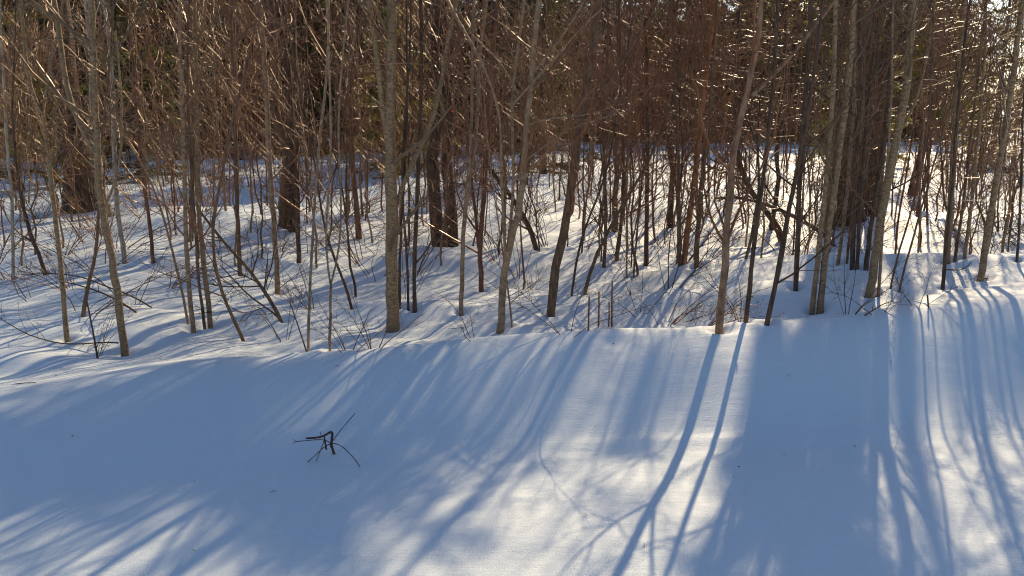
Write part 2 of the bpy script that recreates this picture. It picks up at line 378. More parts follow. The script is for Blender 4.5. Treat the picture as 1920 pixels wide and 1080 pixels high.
traced('bare_tree', 'green', 'twigg', [(734, 615), (735, 560), (734, 507), (735, 440), (735, 373), (732, 283), (729, 240), (732, 190), (733, 133), (735, 60), (736, 0)], 25, 17, 9.5, 3.2, 15,
  'thickest of the near trees, grey barked, in the centre left with a narrow second stem',
  [([(726, 258), (718, 215), (713, 167), (708, 100), (700, 50), (690, 0)], 11, 9, 8, -.05),
   ([(736, 100), (727, 85), (717, 70), (700, 45), (683, 20), (672, 0)], 8, 6, 7, .1),
   ([(737, 412), (744, 385), (750, 350), (766, 318), (783, 293), (807, 240), (820, 200), (827, 167), (837, 83), (853, 17), (858, 0)], 9, 5, 6, .15)], k=14, L1=.28, Lmax=1.7)
traced('bare_sapling', 'dark', 'twigd', [(777, 582), (777, 510), (778, 440), (785, 340), (783, 283), (790, 200), (790, 67), (790, 0)], 8, 7, 7, 1.9, 10, 'dark straight sapling immediately right of the thickest near tree')
traced('bare_sapling', 'dark', 'twigd', [(765, 580), (765, 507), (760, 440), (753, 373), (756, 250), (768, 120)], 5, 4, 5, 1.3, 8, 'thin dark stem squeezed between the thickest tree and the dark straight sapling')
traced('bare_sapling', 'dark', 'twigd', [(748, 578), (749, 500), (752, 420), (760, 300), (764, 180)], 6, 4, 5, 1.4, 7, 'dark stem half hidden behind the thickest near tree')
traced('bare_tree', 'tan', 'twigt', [(864, 586), (866, 520), (868, 457), (875, 340), (880, 320)], 9, 8, 0, 1.5, 3, 'smooth tan tree right of the big dark double trunk, splitting into two parallel stems',
  [([(879, 333), (885, 233), (885, 100), (890, 0)], 6, 5, 7), ([(879, 333), (890, 290), (895, 250), (898, 100), (913, 0)], 7, 5, 7, .15)])
traced('bare_tree', 'red', 'twig', [(904, 547), (898, 473), (902, 420), (907, 390), (908, 340), (917, 267), (915, 167), (927, 67), (933, 0)], 10, 6, 6.5, 1.7, 11, 'red-brown stemmed tree forking near knee height behind the smooth tan tree',
  [([(897, 465), (893, 407), (887, 367), (880, 300), (872, 200)], 6, 4, 5, .2)])
traced('bare_tree', 'tan', 'twigt', [(937, 617), (941, 560), (945, 507), (950, 473), (970, 417), (980, 357), (983, 300), (988, 233), (995, 167), (1002, 83), (1010, 0)], 15, 9, 7.5, 2.0, 8,
  'pale tan tree at the centre spreading into many forked limbs',
  [([(948, 478), (945, 457), (943, 367), (938, 300), (942, 227), (932, 190), (923, 160), (900, 107), (880, 75)], 6, 3, 4.5, -.1),
   ([(951, 470), (958, 420), (965, 333), (960, 250), (958, 183), (968, 110), (983, 0)], 6, 4, 6.5, .1),
   ([(958, 200), (973, 180), (1003, 150), (1040, 110), (1070, 80), (1090, 50), (1100, 27), (1130, 15)], 5, 3, 0, -.2),
   ([(1001, 135), (1022, 105), (1047, 80), (1075, 40), (1097, 0)], 5, 3, 5, .1),
   ([(973, 180), (962, 150), (930, 105), (905, 85), (880, 60)], 4, 2, 0, -.3),
   ([(989, 235), (1007, 222), (1050, 219), (1090, 220), (1120, 212), (1147, 200)], 3.5, 2, 0, -.2),
   ([(987, 300), (1010, 285), (1045, 250), (1090, 232), (1150, 215)], 3.5, 2, 0, .2)], k=10, L1=.26)
traced('bare_sapling', 'tan', 'twigt', [(962, 612), (956, 570), (948, 507), (940, 450)], 4, 3, 2.4, .8, 5, 'thin stick leaning against the foot of the spreading tan tree')
traced('leaning_tree', 'brown', 'twig', [(1032, 588), (1036, 540), (1045, 490), (1063, 407), (1073, 340), (1087, 233), (1103, 133), (1117, 67), (1123, 0)], 17, 14, 9, 2.6, 14,
  'dark reddish trunk leaning right, just right of the spreading tan tree',
  [([(1088, 228), (1120, 195), (1160, 185), (1220, 165), (1290, 145)], 5, 2, 0, -.3), ([(1096, 210), (1140, 155), (1180, 90), (1230, 25), (1250, 0)], 5, 3, 5, .1)])
traced('dead_log', 'dark', 'twigd', [(1010, 470), (1000, 445), (990, 423), (978, 400), (967, 380), (948, 352), (933, 330), (913, 317), (900, 290)], 10, 7, 0, .5, 6, 'dark dead log propped diagonally behind the spreading tan tree')
traced('leaning_tree', 'brown', 'twig', [(1093, 553), (1113, 490), (1140, 433), (1170, 380), (1200, 335), (1235, 260), (1262, 190)], 7, 4, 4.5, .9, 9, 'brown stem leaning strongly right, past the dark reddish trunk')
traced('bare_sapling', 'dark', 'twigd', [(1070, 557), (1080, 490), (1097, 423), (1120, 373), (1142, 310), (1152, 240)], 5, 3, 4.5, .8, 9, 'thin dark stem leaning right beside the dark reddish trunk')
for (px, wb, lab, mt) in [([(1155, 487), (1167, 407), (1170, 340), (1165, 200), (1162, 60)], 8, 'brown stem rising right of centre with its foot on the shaded slope', 'brown'),
     ([(1133, 500), (1137, 407), (1133, 340), (1130, 220), (1141, 80)], 7, 'brown upright stem between the two right-leaning stems right of centre', 'brown'),
     ([(1212, 497), (1213, 420), (1213, 340), (1216, 200), (1210, 60)], 9, 'dark upright tree standing alone right of centre, left of the orange trunk', 'dark'),
     ([(1175, 523), (1175, 430), (1175, 340), (1181, 220)], 4, 'very thin upright stem nearest the bank right of centre', 'tan'),
     ([(1187, 522), (1195, 430), (1204, 340), (1215, 220)], 4, 'very thin stem tilting right beside the thinnest upright stem', 'brown'),
     ([(1275, 500), (1274, 420), (1272, 340), (1270, 220), (1262, 60)], 8, 'brown upright stem hard against the orange trunk, on its left', 'brown'),
     ([(1305, 500), (1310, 420), (1315, 340), (1330, 230), (1338, 120)], 10, 'dark brown trunk tight on the right of the orange trunk', 'brown')]:
    traced('bare_sapling', mt, 'twig', px, wb, wb * .6, 5.5, 1.3, 10, lab)
traced('bare_tree', 'orange', 'twig', [(1282, 497), (1287, 450), (1300, 357), (1307, 300), (1313, 233), (1323, 150), (1333, 67), (1342, 0)], 11, 8, 7.5, 2.0, 9, 'bright orange peeling trunk leaning slightly right',
  [([(1316, 215), (1345, 190), (1375, 176), (1400, 172)], 3.5, 2, 0, -.3)], L1=.3)
traced('bare_tree', 'peel', 'twig', [(1348, 618), (1351, 570), (1355, 523), (1365, 423), (1370, 340), (1375, 267), (1380, 227), (1395, 200), (1413, 177), (1411, 145), (1413, 117), (1423, 67), (1430, 0)], 15, 9, 8, 2.3, 14,
  'peeling tan trunk on the crest of the bank with a kink at mid height',
  [([(1410, 180), (1430, 160), (1463, 133), (1493, 97), (1530, 45), (1567, 0)], 7, 4, 5.5, .1)], k=11, L1=.3)
traced('bare_sapling', 'dark', 'twigd', [(1397, 607), (1408, 527), (1413, 457), (1422, 390), (1433, 340), (1440, 250), (1452, 120)], 9, 6, 5.5, 1.1, 11, 'dark slim trunk on the bank crest, first to the right of the kinked peeling trunk')
traced('bare_sapling', 'dark', 'twigd', [(1433, 607), (1455, 540), (1467, 480), (1477, 407), (1490, 340), (1512, 230), (1530, 120)], 10, 6, 6, 1.1, 11, 'dark slim trunk leaning right on the bank crest, second from the kinked peeling trunk',
  [([(1440, 590), (1456, 520), (1462, 470), (1480, 380)], 5, 3, 3.5, .1)])
traced('bare_tree', 'dark', 'twigd', [(1492, 540), (1497, 440), (1497, 340), (1510, 200), (1520, 0)], 9, 8, 7, 1.8, 12, 'dark upright tree behind the crest, between the leaning dark trunks and the grey pair')
traced('bare_tree', 'green', 'twigg', [(1521, 585), (1528, 523), (1537, 457), (1550, 340), (1557, 233), (1567, 100), (1567, 0)], 10, 8, 7, 1.8, 12, 'grey-green tree of the close pair on the bank, the thinner left one')
traced('bare_tree', 'green', 'twigg', [(1536, 581), (1547, 490), (1560, 373), (1567, 340), (1573, 283), (1590, 167), (1603, 0)], 13, 10, 8, 2.0, 14, 'grey-green tree of the close pair on the bank, the thicker right one')
traced('leaning_tree', 'green', 'twigg', [(1630, 553), (1640, 490), (1650, 423), (1663, 340), (1673, 300), (1690, 233), (1703, 133), (1710, 33), (1712, 0)], 15, 13, 8.5, 2.2, 14, 'light olive trunk leaning right in front of the big dark trunks',
  [([(1688, 245), (1708, 225), (1722, 180), (1735, 120), (1748, 60), (1752, 0)], 5, 3, 5.5, .1)])
for (px, wb, lab, mt) in [([(1570, 498), (1583, 423), (1590, 340), (1600, 220), (1604, 80)], 7, 'light brown stem with its foot behind the ridge, right of the grey-green pair', 'tan'),
     ([(1587, 498), (1594, 423), (1606, 340), (1614, 200)], 5, 'thin stem left of the two black upright stems behind the ridge', 'brown'),
     ([(1598, 507), (1600, 420), (1602, 340), (1612, 200), (1610, 60)], 9, 'left one of two black upright stems behind the ridge', 'dark'),
     ([(1607, 507), (1611, 407), (1618, 300), (1630, 160)], 7, 'right one of two black upright stems behind the ridge', 'dark'),
     ([(1623, 507), (1633, 423), (1647, 340), (1662, 220), (1672, 80)], 9, 'black stem tilting right just left of the light olive trunk', 'dark'),
     ([(1648, 552), (1653, 457), (1660, 340), (1672, 200)], 6, 'thin pale stem touching the right side of the light olive trunk', 'tan'),
     ([(1667, 547), (1683, 473), (1707, 407), (1728, 320), (1742, 220)], 4, 'thin whip leaning right, nearer to the light olive trunk', 'brown'),
     ([(1682, 550), (1700, 490), (1723, 407), (1745, 330), (1768, 240)], 4, 'thin whip leaning right, farther from the light olive trunk', 'brown'),
     ([(1768, 542), (1772, 490), (1780, 407), (1787, 340), (1796, 200), (1812, 40)], 7, 'slim dark sapling whose foot is nearest on the right terrace, with a side shoot', 'dark'),
     ([(1775, 492), (1780, 407), (1785, 340), (1793, 200), (1806, 0)], 13, 'sturdy dark olive trunk directly behind the slim sapling on the right terrace', 'green'),
     ([(1790, 490), (1800, 420), (1812, 340), (1826, 200)], 6, 'thin brown stem right of the sturdy dark olive trunk', 'brown'),
     ([(1808, 487), (1823, 373), (1833, 260), (1846, 120)], 7, 'grey stem midway between the sturdy olive trunk and the dark leaning trunk on the right', 'green'),
     ([(1908, 490), (1911, 420), (1916, 330), (1918, 180)], 5, 'dark whip at the right edge of the picture', 'dark')]:
    traced('bare_sapling', mt, 'twigd' if mt == 'dark' else 'twigt', px, wb, wb * .65, 6, 1.2, 10, lab)
traced('leaning_tree', 'green', 'twigg', [(1838, 523), (1847, 467), (1860, 390), (1867, 340), (1877, 300), (1890, 200), (1905, 100), (1916, 0)], 12, 9, 7, 1.8, 12, 'dark green-grey trunk leaning right at the far right of the terrace')
traced('dead_log', 'brown', 'twigd', [(1573, 462), (1555, 447), (1537, 433), (1515, 420), (1493, 407), (1440, 383), (1380, 367), (1340, 372)], 9, 5, 0, .4, 7, 'brown fallen limb slanting down to the right behind the dark upright tree')
traced('crooked_tree', 'dark', 'twigd', [(1470, 452), (1462, 430), (1450, 413), (1433, 393), (1413, 367), (1397, 340), (1385, 300), (1378, 240)], 12, 8, 4, .8, 10, 'crooked dark trunk curving left behind the kinked peeling trunk')

# ------------------------------------------------------------------ big trunks with evergreen crowns
def needles(mb, C, CRr, per, ln, wd):
    T, n, _ = C.shape; N = T * per
    idx = np.repeat(np.arange(T), per); t = rng.random(N) * (n - 1.001); i = t.astype(int); f = (t - i)[:, None]
    p = C[idx, i] * (1 - f) + C[idx, i + 1] * f; tan = norm(C[idx, i + 1] - C[idx, i])
    q = rng.normal(size=(N, 3)) * np.array([1, 1, .45]); q = norm(q - (q * tan).sum(1, keepdims=True) * tan)
    a = norm(tan * .7 + q * .8 + np.array([0, 0, -.12])) * (ln * (.6 + .8 * rng.random(N)))[:, None]
    b = norm(np.cross(a, rng.normal(size=(N, 3)))) * (wd * (.7 + .6 * rng.random(N)))[:, None]
    mb.quads(p, a, b)
def conifer(name, Ht, r, h0, nb, L, per=14, side=9, ln=.09, wd=.016, droop=-.06, nm='needle', bm='pine', label=None, cat=None, group=None, loc=(0, 0, 0), dead=0, lean=0.0, fan=None, flat=0):
    root = empty(name, loc, label, cat, group)
    n = 16; z = np.linspace(-.3, Ht, n); P = np.stack([lean * z + .04 * rng.normal(size=n) * (z > 0), .04 * rng.normal(size=n), z], 1)
    rr = r * np.clip(1 - z / Ht * .85, .06, 1); rr[0] *= 1.5; rr[1] *= 1.08
    tb = MB(); tb.tubes(P[None], rr[None], 12, .10); tb.build('trunk', M[bm], root)
    lo = h0 / Ht
    B, BR = sprout(P[None], rr[None], nb, (lo, .99), (68, 100), lambda t, l: L * (1.08 - (1 - flat) * np.clip((t - lo) / (1 - lo), 0, 1)) + .15, n=7, up=droop, wig=.05, rscale=.25, rmin=.006, rcap=.03, squash=fan)
    cb = MB(); cb.tubes(B, BR, 4)
    C, CC = sprout(B, BR, nb * side, (.12, 1), (35, 65), lambda t, l: .38 * l * (1.15 - t) + .12, n=4, up=-.05, wig=.08, rscale=.5, rmin=.003)
    C[:, :, 2] = C[:, :1, 2] + (C[:, :, 2] - C[:, :1, 2]) * .4
    cb.tubes(C, CC, 3)
    lf = MB(); needles(lf, C, CC, per, ln, wd); needles(lf, B, BR, per, ln, wd)
    if dead:
        D, DR = sprout(P[None], rr[None], dead, (.04, min(lo + .1, .6)), (70, 105), lambda t, l: .9 + 0 * t, n=6, up=-.02, wig=.12, rscale=.2, rmin=.004, rcap=.012)
        cb.tubes(D, DR, 3); E, ER = sprout(D, DR, dead * 6, (.2, 1), (30, 70), lambda t, l: .35 * l, n=4, up=0, wig=.2, rmin=.0025); cb.tubes(E, ER, 3)
    tag(cb.build('branchwork', M['twigm'], root), kind='stuff'); tag(lf.build('crown', M[nm], root, smooth=False), kind='stuff')
    return root
def foot(u, v, Y=None):
    b = hit(u, v) if Y is None else None
    if b is None:
        x = (u - 960) / F * Y / math.cos(PITCH) * 1.0; b = np.array([x, Y, float(H0(x, Y))])
    return b

BIG = []
def big(u, v, wpx, label, Ht=11, h0=4.6, L=1.5, nb=40, kind='pine_tree', mt='pine', dead=10, lean=0.0, Y=None, per=10, fan=None, flat=0, droop=-.06):
    b = foot(u, v, Y); r = wpx * b[1] / F / 2
    BASES.append((b[0], b[1], r))
    o = conifer(kind, Ht, r, h0, nb, L, per=per, side=8, ln=.07, wd=.011, bm=mt, label=label, cat='tree', loc=tuple(b), dead=0 if L < .1 else dead, lean=lean, fan=fan, flat=flat, droop=droop)
    BIG.append((o, b, Ht, r)); return o
big(152, 392, 52, 'massive furrowed pine trunk at the left with its right edge in sun', Ht=13, h0=6.2, nb=36)
big(206, 402, 16, 'tall scaly trunk with pale sunlit bark behind the low-forking tree', Ht=11, h0=6, nb=22, mt='pale', dead=6, lean=-.01)
big(533, 422, 18, 'orange-brown trunk, left half of the double trunk at centre left', Ht=10, h0=5.6, nb=24, mt='brown')
big(551, 430, 17, 'dark trunk, right half of the double trunk at centre left', Ht=10, h0=5.6, nb=24)
big(829, 463, 24, 'dark heavy trunk, left one of the pair behind the thickest near tree', Ht=11, h0=5.4, nb=26, lean=-.02)
big(846, 461, 22, 'dark heavy trunk, right one of the pair left of the smooth tan tree', Ht=11, h0=5.4, nb=26, lean=-.005)
big(1257, 425, 12, 'dark trunk with dead side twigs left of the orange trunk', Ht=5.84, h0=5.42, nb=50, L=1.25, lean=-.01, per=30, dead=2, fan=.12, flat=.8, droop=-.012)  # fan crown above the view, shaped to shade the left foreground
big(1150, 432, 11, 'added shade-casting tree with dark brown trunk, far back left of the lone dark tree', Ht=5.86, h0=5.44, nb=50, L=1.0, per=30, dead=2, mt='brown', fan=.12, flat=.8, droop=-.012)  # added tree, its unseen fan crown shades the left foreground
big(1575, 417, 30, 'black trunk at the left of the dark trunk clump on the right', Ht=8, h0=3.7, nb=170, L=.09, lean=.0, per=22, fan=.3, flat=1)  # needle fringe above the view, shaped to fill the wide shadow strip
big(1552, 425, 18, 'slimmer dark trunk added for shade at the left edge of the dark trunk clump', Ht=9, h0=7, nb=20, L=.6, lean=.0, per=12)  # added trunk, widens the shadow strip to the left
big(1448, 428, 9, 'slim dark shade-casting trunk added far back, just right of the crooked dark trunk', Ht=5.1, h0=4.6, nb=12, L=.3, per=4, fan=.5, flat=.8, dead=6)  # added snag, its unseen top darkens a patch of the bank face
big(1600, 408, 42, 'broad black trunk in the middle of the dark trunk clump on the right', Ht=9, h0=3.8, nb=80, L=-.02, lean=.005, per=22, fan=.3, flat=1)  # upper needles shaped to close gaps in the shadow strip
big(1632, 402, 30, 'black trunk at the right of the dark trunk clump, leaning right', Ht=11, h0=6.2, nb=12, L=.9, lean=.02)
big(1711, 362, 15, 'dark reddish trunk beyond the light olive trunk on bright snow', Ht=9, h0=5.5, nb=20, lean=.05)
big(672, 447, 10, 'slim brown trunk left of the thickest near tree, far back', Ht=9, h0=5, nb=20, lean=-.01, mt='brown')

# small evergreens in the understorey
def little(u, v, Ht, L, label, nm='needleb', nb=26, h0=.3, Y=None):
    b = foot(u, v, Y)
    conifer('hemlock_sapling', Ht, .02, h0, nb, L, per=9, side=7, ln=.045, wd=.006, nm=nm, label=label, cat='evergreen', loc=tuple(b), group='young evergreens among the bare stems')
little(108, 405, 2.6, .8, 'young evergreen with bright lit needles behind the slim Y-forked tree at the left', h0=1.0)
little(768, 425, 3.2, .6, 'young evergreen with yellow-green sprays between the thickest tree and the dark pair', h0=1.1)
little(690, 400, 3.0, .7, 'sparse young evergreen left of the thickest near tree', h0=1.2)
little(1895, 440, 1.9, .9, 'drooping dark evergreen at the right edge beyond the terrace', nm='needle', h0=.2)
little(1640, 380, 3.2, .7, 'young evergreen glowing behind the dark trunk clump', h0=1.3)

# ------------------------------------------------------------------ evergreen wall at the back
protos = [conifer('hemlock_tree', 11.0, .17, .5, 130, 2.6, per=14, side=9, ln=.13, wd=.026, dead=14, nm='needlem'),
          conifer('hemlock_tree', 10.0, .15, 1.2, 110, 2.3, per=14, side=9, ln=.13, wd=.026, dead=18),
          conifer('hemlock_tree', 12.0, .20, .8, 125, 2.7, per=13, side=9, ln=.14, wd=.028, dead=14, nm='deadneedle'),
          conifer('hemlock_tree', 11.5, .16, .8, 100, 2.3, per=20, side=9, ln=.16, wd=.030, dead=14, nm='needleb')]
used = set()
def place(P, x, y, rz, s, label, cat, group):
    o = P if id(P) not in used else copy_tree(P)
    used.add(id(P)); o.location = (x, y, float(H0(x, y)) - .02); o.rotation_euler = (0, 0, rz); o.scale = (s, s, s * rng.uniform(.92, 1.08))
    tag(o, label, cat, group); return o
spots = []
for row, (y0, st) in enumerate([(32, 2.1), (36, 2.2), (41, 2.4), (47, 2.8), (57, 3.2), (70, 3.8), (84, 4.2), (100, 4.2)]):
    half = .70 * y0 + 5; x = -half
    while x < half:
        jx, jy = x + rng.uniform(-.9, .9), y0 + rng.uniform(-2, 2)
        if x > 2: jy += 13 + .25 * max(0, x - 2)            # the wood stands farther back towards the sun
        spots.append((jx, jy, row)); x += st * (.82 if x > 0 else 1)
MARKS = [(25, 'the pale edge sapling'), (95, 'the slim Y-forked tree'), (165, 'the massive pine trunk'), (235, 'the low-forking tree'), (300, 'the dark red-brown sapling'), (365, 'the row of tan stems'),
    (450, 'the bowed sapling'), (540, 'the brown double trunk'), (620, 'the V sapling'), (735, 'the thickest near tree'), (835, 'the dark heavy pair'), (890, 'the smooth tan tree'),
    (950, 'the spreading tan tree'), (1060, 'the dark reddish leaning trunk'), (1140, 'the snapped stakes'), (1213, 'the lone dark tree'), (1300, 'the orange trunk'), (1370, 'the kinked peeling trunk'),
    (1440, 'the two dark crest trunks'), (1500, 'the dark upright tree'), (1550, 'the grey-green pair'), (1610, 'the dark trunk clump'), (1680, 'the light olive trunk'), (1740, 'the short stake'), (1785, 'the sturdy olive trunk'), (1870, 'the far right leaning trunk')]
def mark(x, y):
    u = 960 + x / (y * math.cos(PITCH)) * F; m = min(MARKS, key=lambda q: abs(q[0] - u)); d = u - m[0]
    if u < -20: return 'beyond the left edge'
    if u > 1940: return 'beyond the right edge'
    return ('behind ' if abs(d) < 18 else ('just left of ' if d < 0 else 'just right of ')) + m[1]
ROWN = ['front', 'second', 'third', 'fourth', 'fifth', 'sixth', 'seventh', 'back']
usedlab = set()
for (x, y, row) in spots:
    if abs(x / (y * math.cos(PITCH)) * F) > 1100: continue
    side = 'left' if x < -.18 * y else ('right' if x > .22 * y else 'middle')
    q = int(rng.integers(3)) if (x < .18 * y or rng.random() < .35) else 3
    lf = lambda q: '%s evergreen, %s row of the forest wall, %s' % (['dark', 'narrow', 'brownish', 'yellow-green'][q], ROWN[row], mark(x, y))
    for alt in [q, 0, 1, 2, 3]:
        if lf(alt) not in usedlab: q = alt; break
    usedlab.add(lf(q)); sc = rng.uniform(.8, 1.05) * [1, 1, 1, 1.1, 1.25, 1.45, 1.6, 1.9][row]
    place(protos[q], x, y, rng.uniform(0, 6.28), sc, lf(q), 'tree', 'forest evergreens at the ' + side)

for (q, x, y, sc, lab) in [(3, -11.3, 18.5, .62, 'green-needled evergreen close behind the left edge saplings'), (0, -9.6, 21.0, .7, 'dark green evergreen between the left edge and the massive pine'),
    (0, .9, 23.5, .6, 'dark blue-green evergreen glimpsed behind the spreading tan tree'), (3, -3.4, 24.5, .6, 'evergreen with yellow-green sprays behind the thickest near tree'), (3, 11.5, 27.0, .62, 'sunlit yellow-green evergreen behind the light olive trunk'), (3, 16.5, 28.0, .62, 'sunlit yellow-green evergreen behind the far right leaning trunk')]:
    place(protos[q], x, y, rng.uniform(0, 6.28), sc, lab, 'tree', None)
# ------------------------------------------------------------------ saplings of the thicket
def sap(Ht, r, nb, mt, tm, lean, forks=0, tw=4, tw2=1, L1=.34, Lmax=1.3):
    root = empty('thicket_sapling', (0, 0, 0))
    n = 18; z = np.linspace(-.15, Ht, n)
    w = np.cumsum(rng.normal(size=(n, 2)) * .035, 0); w -= w[1]
    P = np.stack([lean * z + w[:, 0], w[:, 1], z], 1); rr = r * np.clip(1 - z / Ht, .12, 1)
    mb = MB(); mb.tubes(P[None], rr[None], 6, .06)
    if forks:
        B, BR = sprout(P[None], rr[None], forks, (.15, .5), (12, 25), lambda t, l: l * .7 + 0 * t, n=12, up=.05, wig=.05, rscale=.75, rmin=.004); mb.tubes(B, BR, 5)
    mb.build('trunk', M[mt], root)
    cb = MB(); crown_of(cb, P, rr, nb, (.16, .98), L1=L1, tw=tw, tw2=tw2, Lmax=Lmax, rtw=.0044)
    if forks:
        for i in range(forks): crown_of(cb, B[i], BR[i], nb // 3, (.2, .98), L1=L1, tw=tw, tw2=tw2, Lmax=Lmax, rtw=.0044)
    tag(cb.build('crown', M[tm], root), kind='stuff'); return root
SP = [sap(5.5, .022, 34, 'brown', 'twig', .03), sap(6.5, .030, 37, 'dark', 'twigd', -.03), sap(5.0, .018, 30, 'tan', 'twigt', .08, 2),
      sap(6.0, .026, 37, 'red', 'twig', -.07), sap(4.5, .015, 30, 'brown', 'twigt', .14, 1), sap(7, .035, 40, 'green', 'twigg', .02, 1),
      sap(5.5, .020, 34, 'tan', 'twig', -.10, 1), sap(6, .024, 37, 'dark', 'twig', .05, 2)]
SP += [sap(6, .026, 7, 'dark', 'twigd', .03), sap(6, .020, 7, 'brown', 'twig', -.05), sap(6, .024, 6, 'tan', 'twigt', .06), sap(6, .022, 7, 'red', 'twig', .10)]
SPH = [5.5, 6.5, 5.0, 6.0, 4.5, 7, 5.5, 6, 6, 6, 6, 6]
LOOK = ['thin brown stem', 'dark stem', 'tan forked stem', 'red-brown stem', 'leaning brown stem', 'grey-green stem', 'leaning tan stem', 'dark forked stem', 'bare dark pole', 'bare brown pole', 'bare tan pole', 'leaning rusty pole']
k = 0; pl = []
def okspot(x, y):
    return all((x - a) ** 2 + (y - b) ** 2 > .2 ** 2 for a, b in pl)
for (ylo, yhi, cnt) in [(8.6, 12, 58), (12, 17, 115), (17, 23, 80), (23, 29, 40)]:
    c = 0
    while c < cnt:
        y = rng.uniform(ylo, yhi); x = rng.uniform(-.66, .66) * y
        u = 960 + x / y * F
        if ylo < 10 and (480 < u < 1000 or u < 300) and rng.random() < .65: continue
        if not okspot(x, y): continue
        pl.append((x, y)); c += 1
        side = 'left' if u < 560 else ('right' if u > 1240 else 'middle'); dep = 'front' if y < 13 else ('middle' if y < 19 else 'back')
        for q in (rng.permutation(12) if y < 16 else np.r_[8 + rng.permutation(4), rng.permutation(8)]):
            lab = '%s in the %s thicket, %s' % (LOOK[q], dep, mark(x, y))
            if lab not in usedlab: break
        usedlab.add(lab)
        sc = (1.65 + .135 * y + rng.uniform(-.2, 1.4)) / SPH[q]
        place(SP[q], x, y, rng.uniform(0, 6.28), sc, lab, 'sapling', 'thicket saplings at the ' + side)

# ------------------------------------------------------------------ low shrubs of arching twigs
def shrub(ns, L, tm, r=.006, spread=.5, up=-.03):
    b = MB(); P = np.zeros((ns, 9, 3))
    for i in range(ns):
        a = rng.uniform(0, 6.28); d = norm(np.array([math.cos(a) * spread, math.sin(a) * spread, rng.uniform(.5, 1.1)])); p = np.array([.05 * math.cos(a), .05 * math.sin(a), -.05]); l = L * rng.uniform(.5, 1.1)
        for j in range(9):
            P[i, j] = p; p = p + d * l / 8; d = norm(d + np.array([0, 0, up]) + .08 * rng.normal(size=3))
    rr = r * np.linspace(1, .35, 9)[None] * rng.uniform(.6, 1.1, (ns, 1)); b.tubes(P, rr, 4)
    C, CC = sprout(P, rr, ns * 7, (.25, .98), (25, 60), lambda t, l: .35 * l * (1.2 - t), n=6, up=.02, wig=.13, rscale=.6, rmin=.0022); b.tubes(C, CC, 3)
    D, DR = sprout(C, CC, ns * 12, (.3, 1), (25, 60), lambda t, l: .4 * l, n=4, up=.02, wig=.15, rmin=.0018); b.tubes(D, DR, 3)
    root = b.build('twiggy_shrub', M[tm]); return root
SH = [shrub(5, 1.3, 'twigd'), shrub(7, 1.0, 'twig', spread=.8, up=-.06), shrub(4, 1.7, 'twigd', spread=.7, up=-.05), shrub(6, .8, 'twigt', spread=.6), shrub(3, 1.1, 'twigd', spread=1.2, up=-.08), shrub(6, 2.3, 'twig', spread=.45, up=-.02)]
def put_shrub(i, u, v, s, label, group=None, rz=None):
    b = hit(u, v); P = SH[i]; o = P if id(P) not in used else P.copy()
    if id(P) in used: COL.objects.link(o)
    used.add(id(P)); o.location = tuple(b); o.rotation_euler = (0, 0, rng.uniform(0, 6.28) if rz is None else rz); o.scale = (s,) * 3
    tag(o, label, 'shrub', group)
for (i, u, v, s, lab) in [(4, 150, 590, 1.1, 'dark arching shrub sprawling between the slim Y-forked tree and the low-forking tree'),
     (2, 250, 570, 1.0, 'dark twigs spraying over the snow right of the low-forking tree'), (0, 180, 668, .5, 'small dark twig cluster at the foot of the low-forking tree'),
     (4, 60, 560, 1.0, 'low tangled shrub near the left edge of the snow'), (0, 535, 640, .55, 'small bare shrub left of the knobbly tan sapling'),
     (3, 655, 660, .55, 'small upright spray of twigs on the crest left of the thickest tree'), (3, 700, 655, .6, 'reddish forked twigs in front of the foot of the thickest tree'),
     (4, 890, 637, .55, 'low twigs sprawling at the foot of the spreading tan tree'), (2, 1065, 627, .62, 'V-shaped bramble on the crest below the leaning reddish trunk'),
     (1, 1240, 612, .8, 'wide red-brown bramble on the crest left of the kinked peeling trunk'), (1, 1310, 614, .75, 'dense bramble tangle touching the kinked peeling trunk'),
     (2, 1200, 590, .7, 'bramble spreading over the sunlit slope behind the stakes'), (0, 1590, 590, .5, 'fan of fine bare twigs on the shaded snow right of the grey-green pair'),
     (4, 1650, 592, .5, 'low dark twig bending to the snow below the light olive trunk'), (2, 1720, 575, .5, 'thin spray leaning left of the short stake on the right bank'),
     (0, 1390, 600, .6, 'thorny twigs around the dark trunks on the crest')]:
    put_shrub(i, u, v, s, lab)
put_shrub(5, 975, 520, 1.0, 'tall rusty many-stemmed shrub behind the foot of the spreading tan tree')
c = 0
while c < 235:
    y = rng.uniform(7.6, 24); x = rng.uniform(-.68, .68) * y
    if y < 9 and rng.random() < .5: continue
    c += 1
    for q in rng.permutation(6):
        lab = '%s in the %s brush, %s' % (['dark upright twigs', 'spreading reddish twigs', 'tall dark arching twigs', 'small tan twigs', 'sprawling dark twigs', 'tall rusty twigs'][q], 'near' if y < 10 else ('middle' if y < 14 else ('deeper' if y < 19 else 'farthest')), mark(x, y))
        if lab not in usedlab: break
    if lab in usedlab: continue
    usedlab.add(lab); P = SH[q]; o = P.copy(); COL.objects.link(o)
    o.location = (x, y, float(H0(x, y)) - .02); o.rotation_euler = (0, 0, rng.uniform(0, 6.28)); s = rng.uniform(.6, 1.5) * (1 if y > 9.5 else .7); o.scale = (s,) * 3
    side = 'left' if x < -.2 * y else ('right' if x > .2 * y else 'middle')
    tag(o, lab, 'shrub', 'undergrowth shrubs at the ' + side)

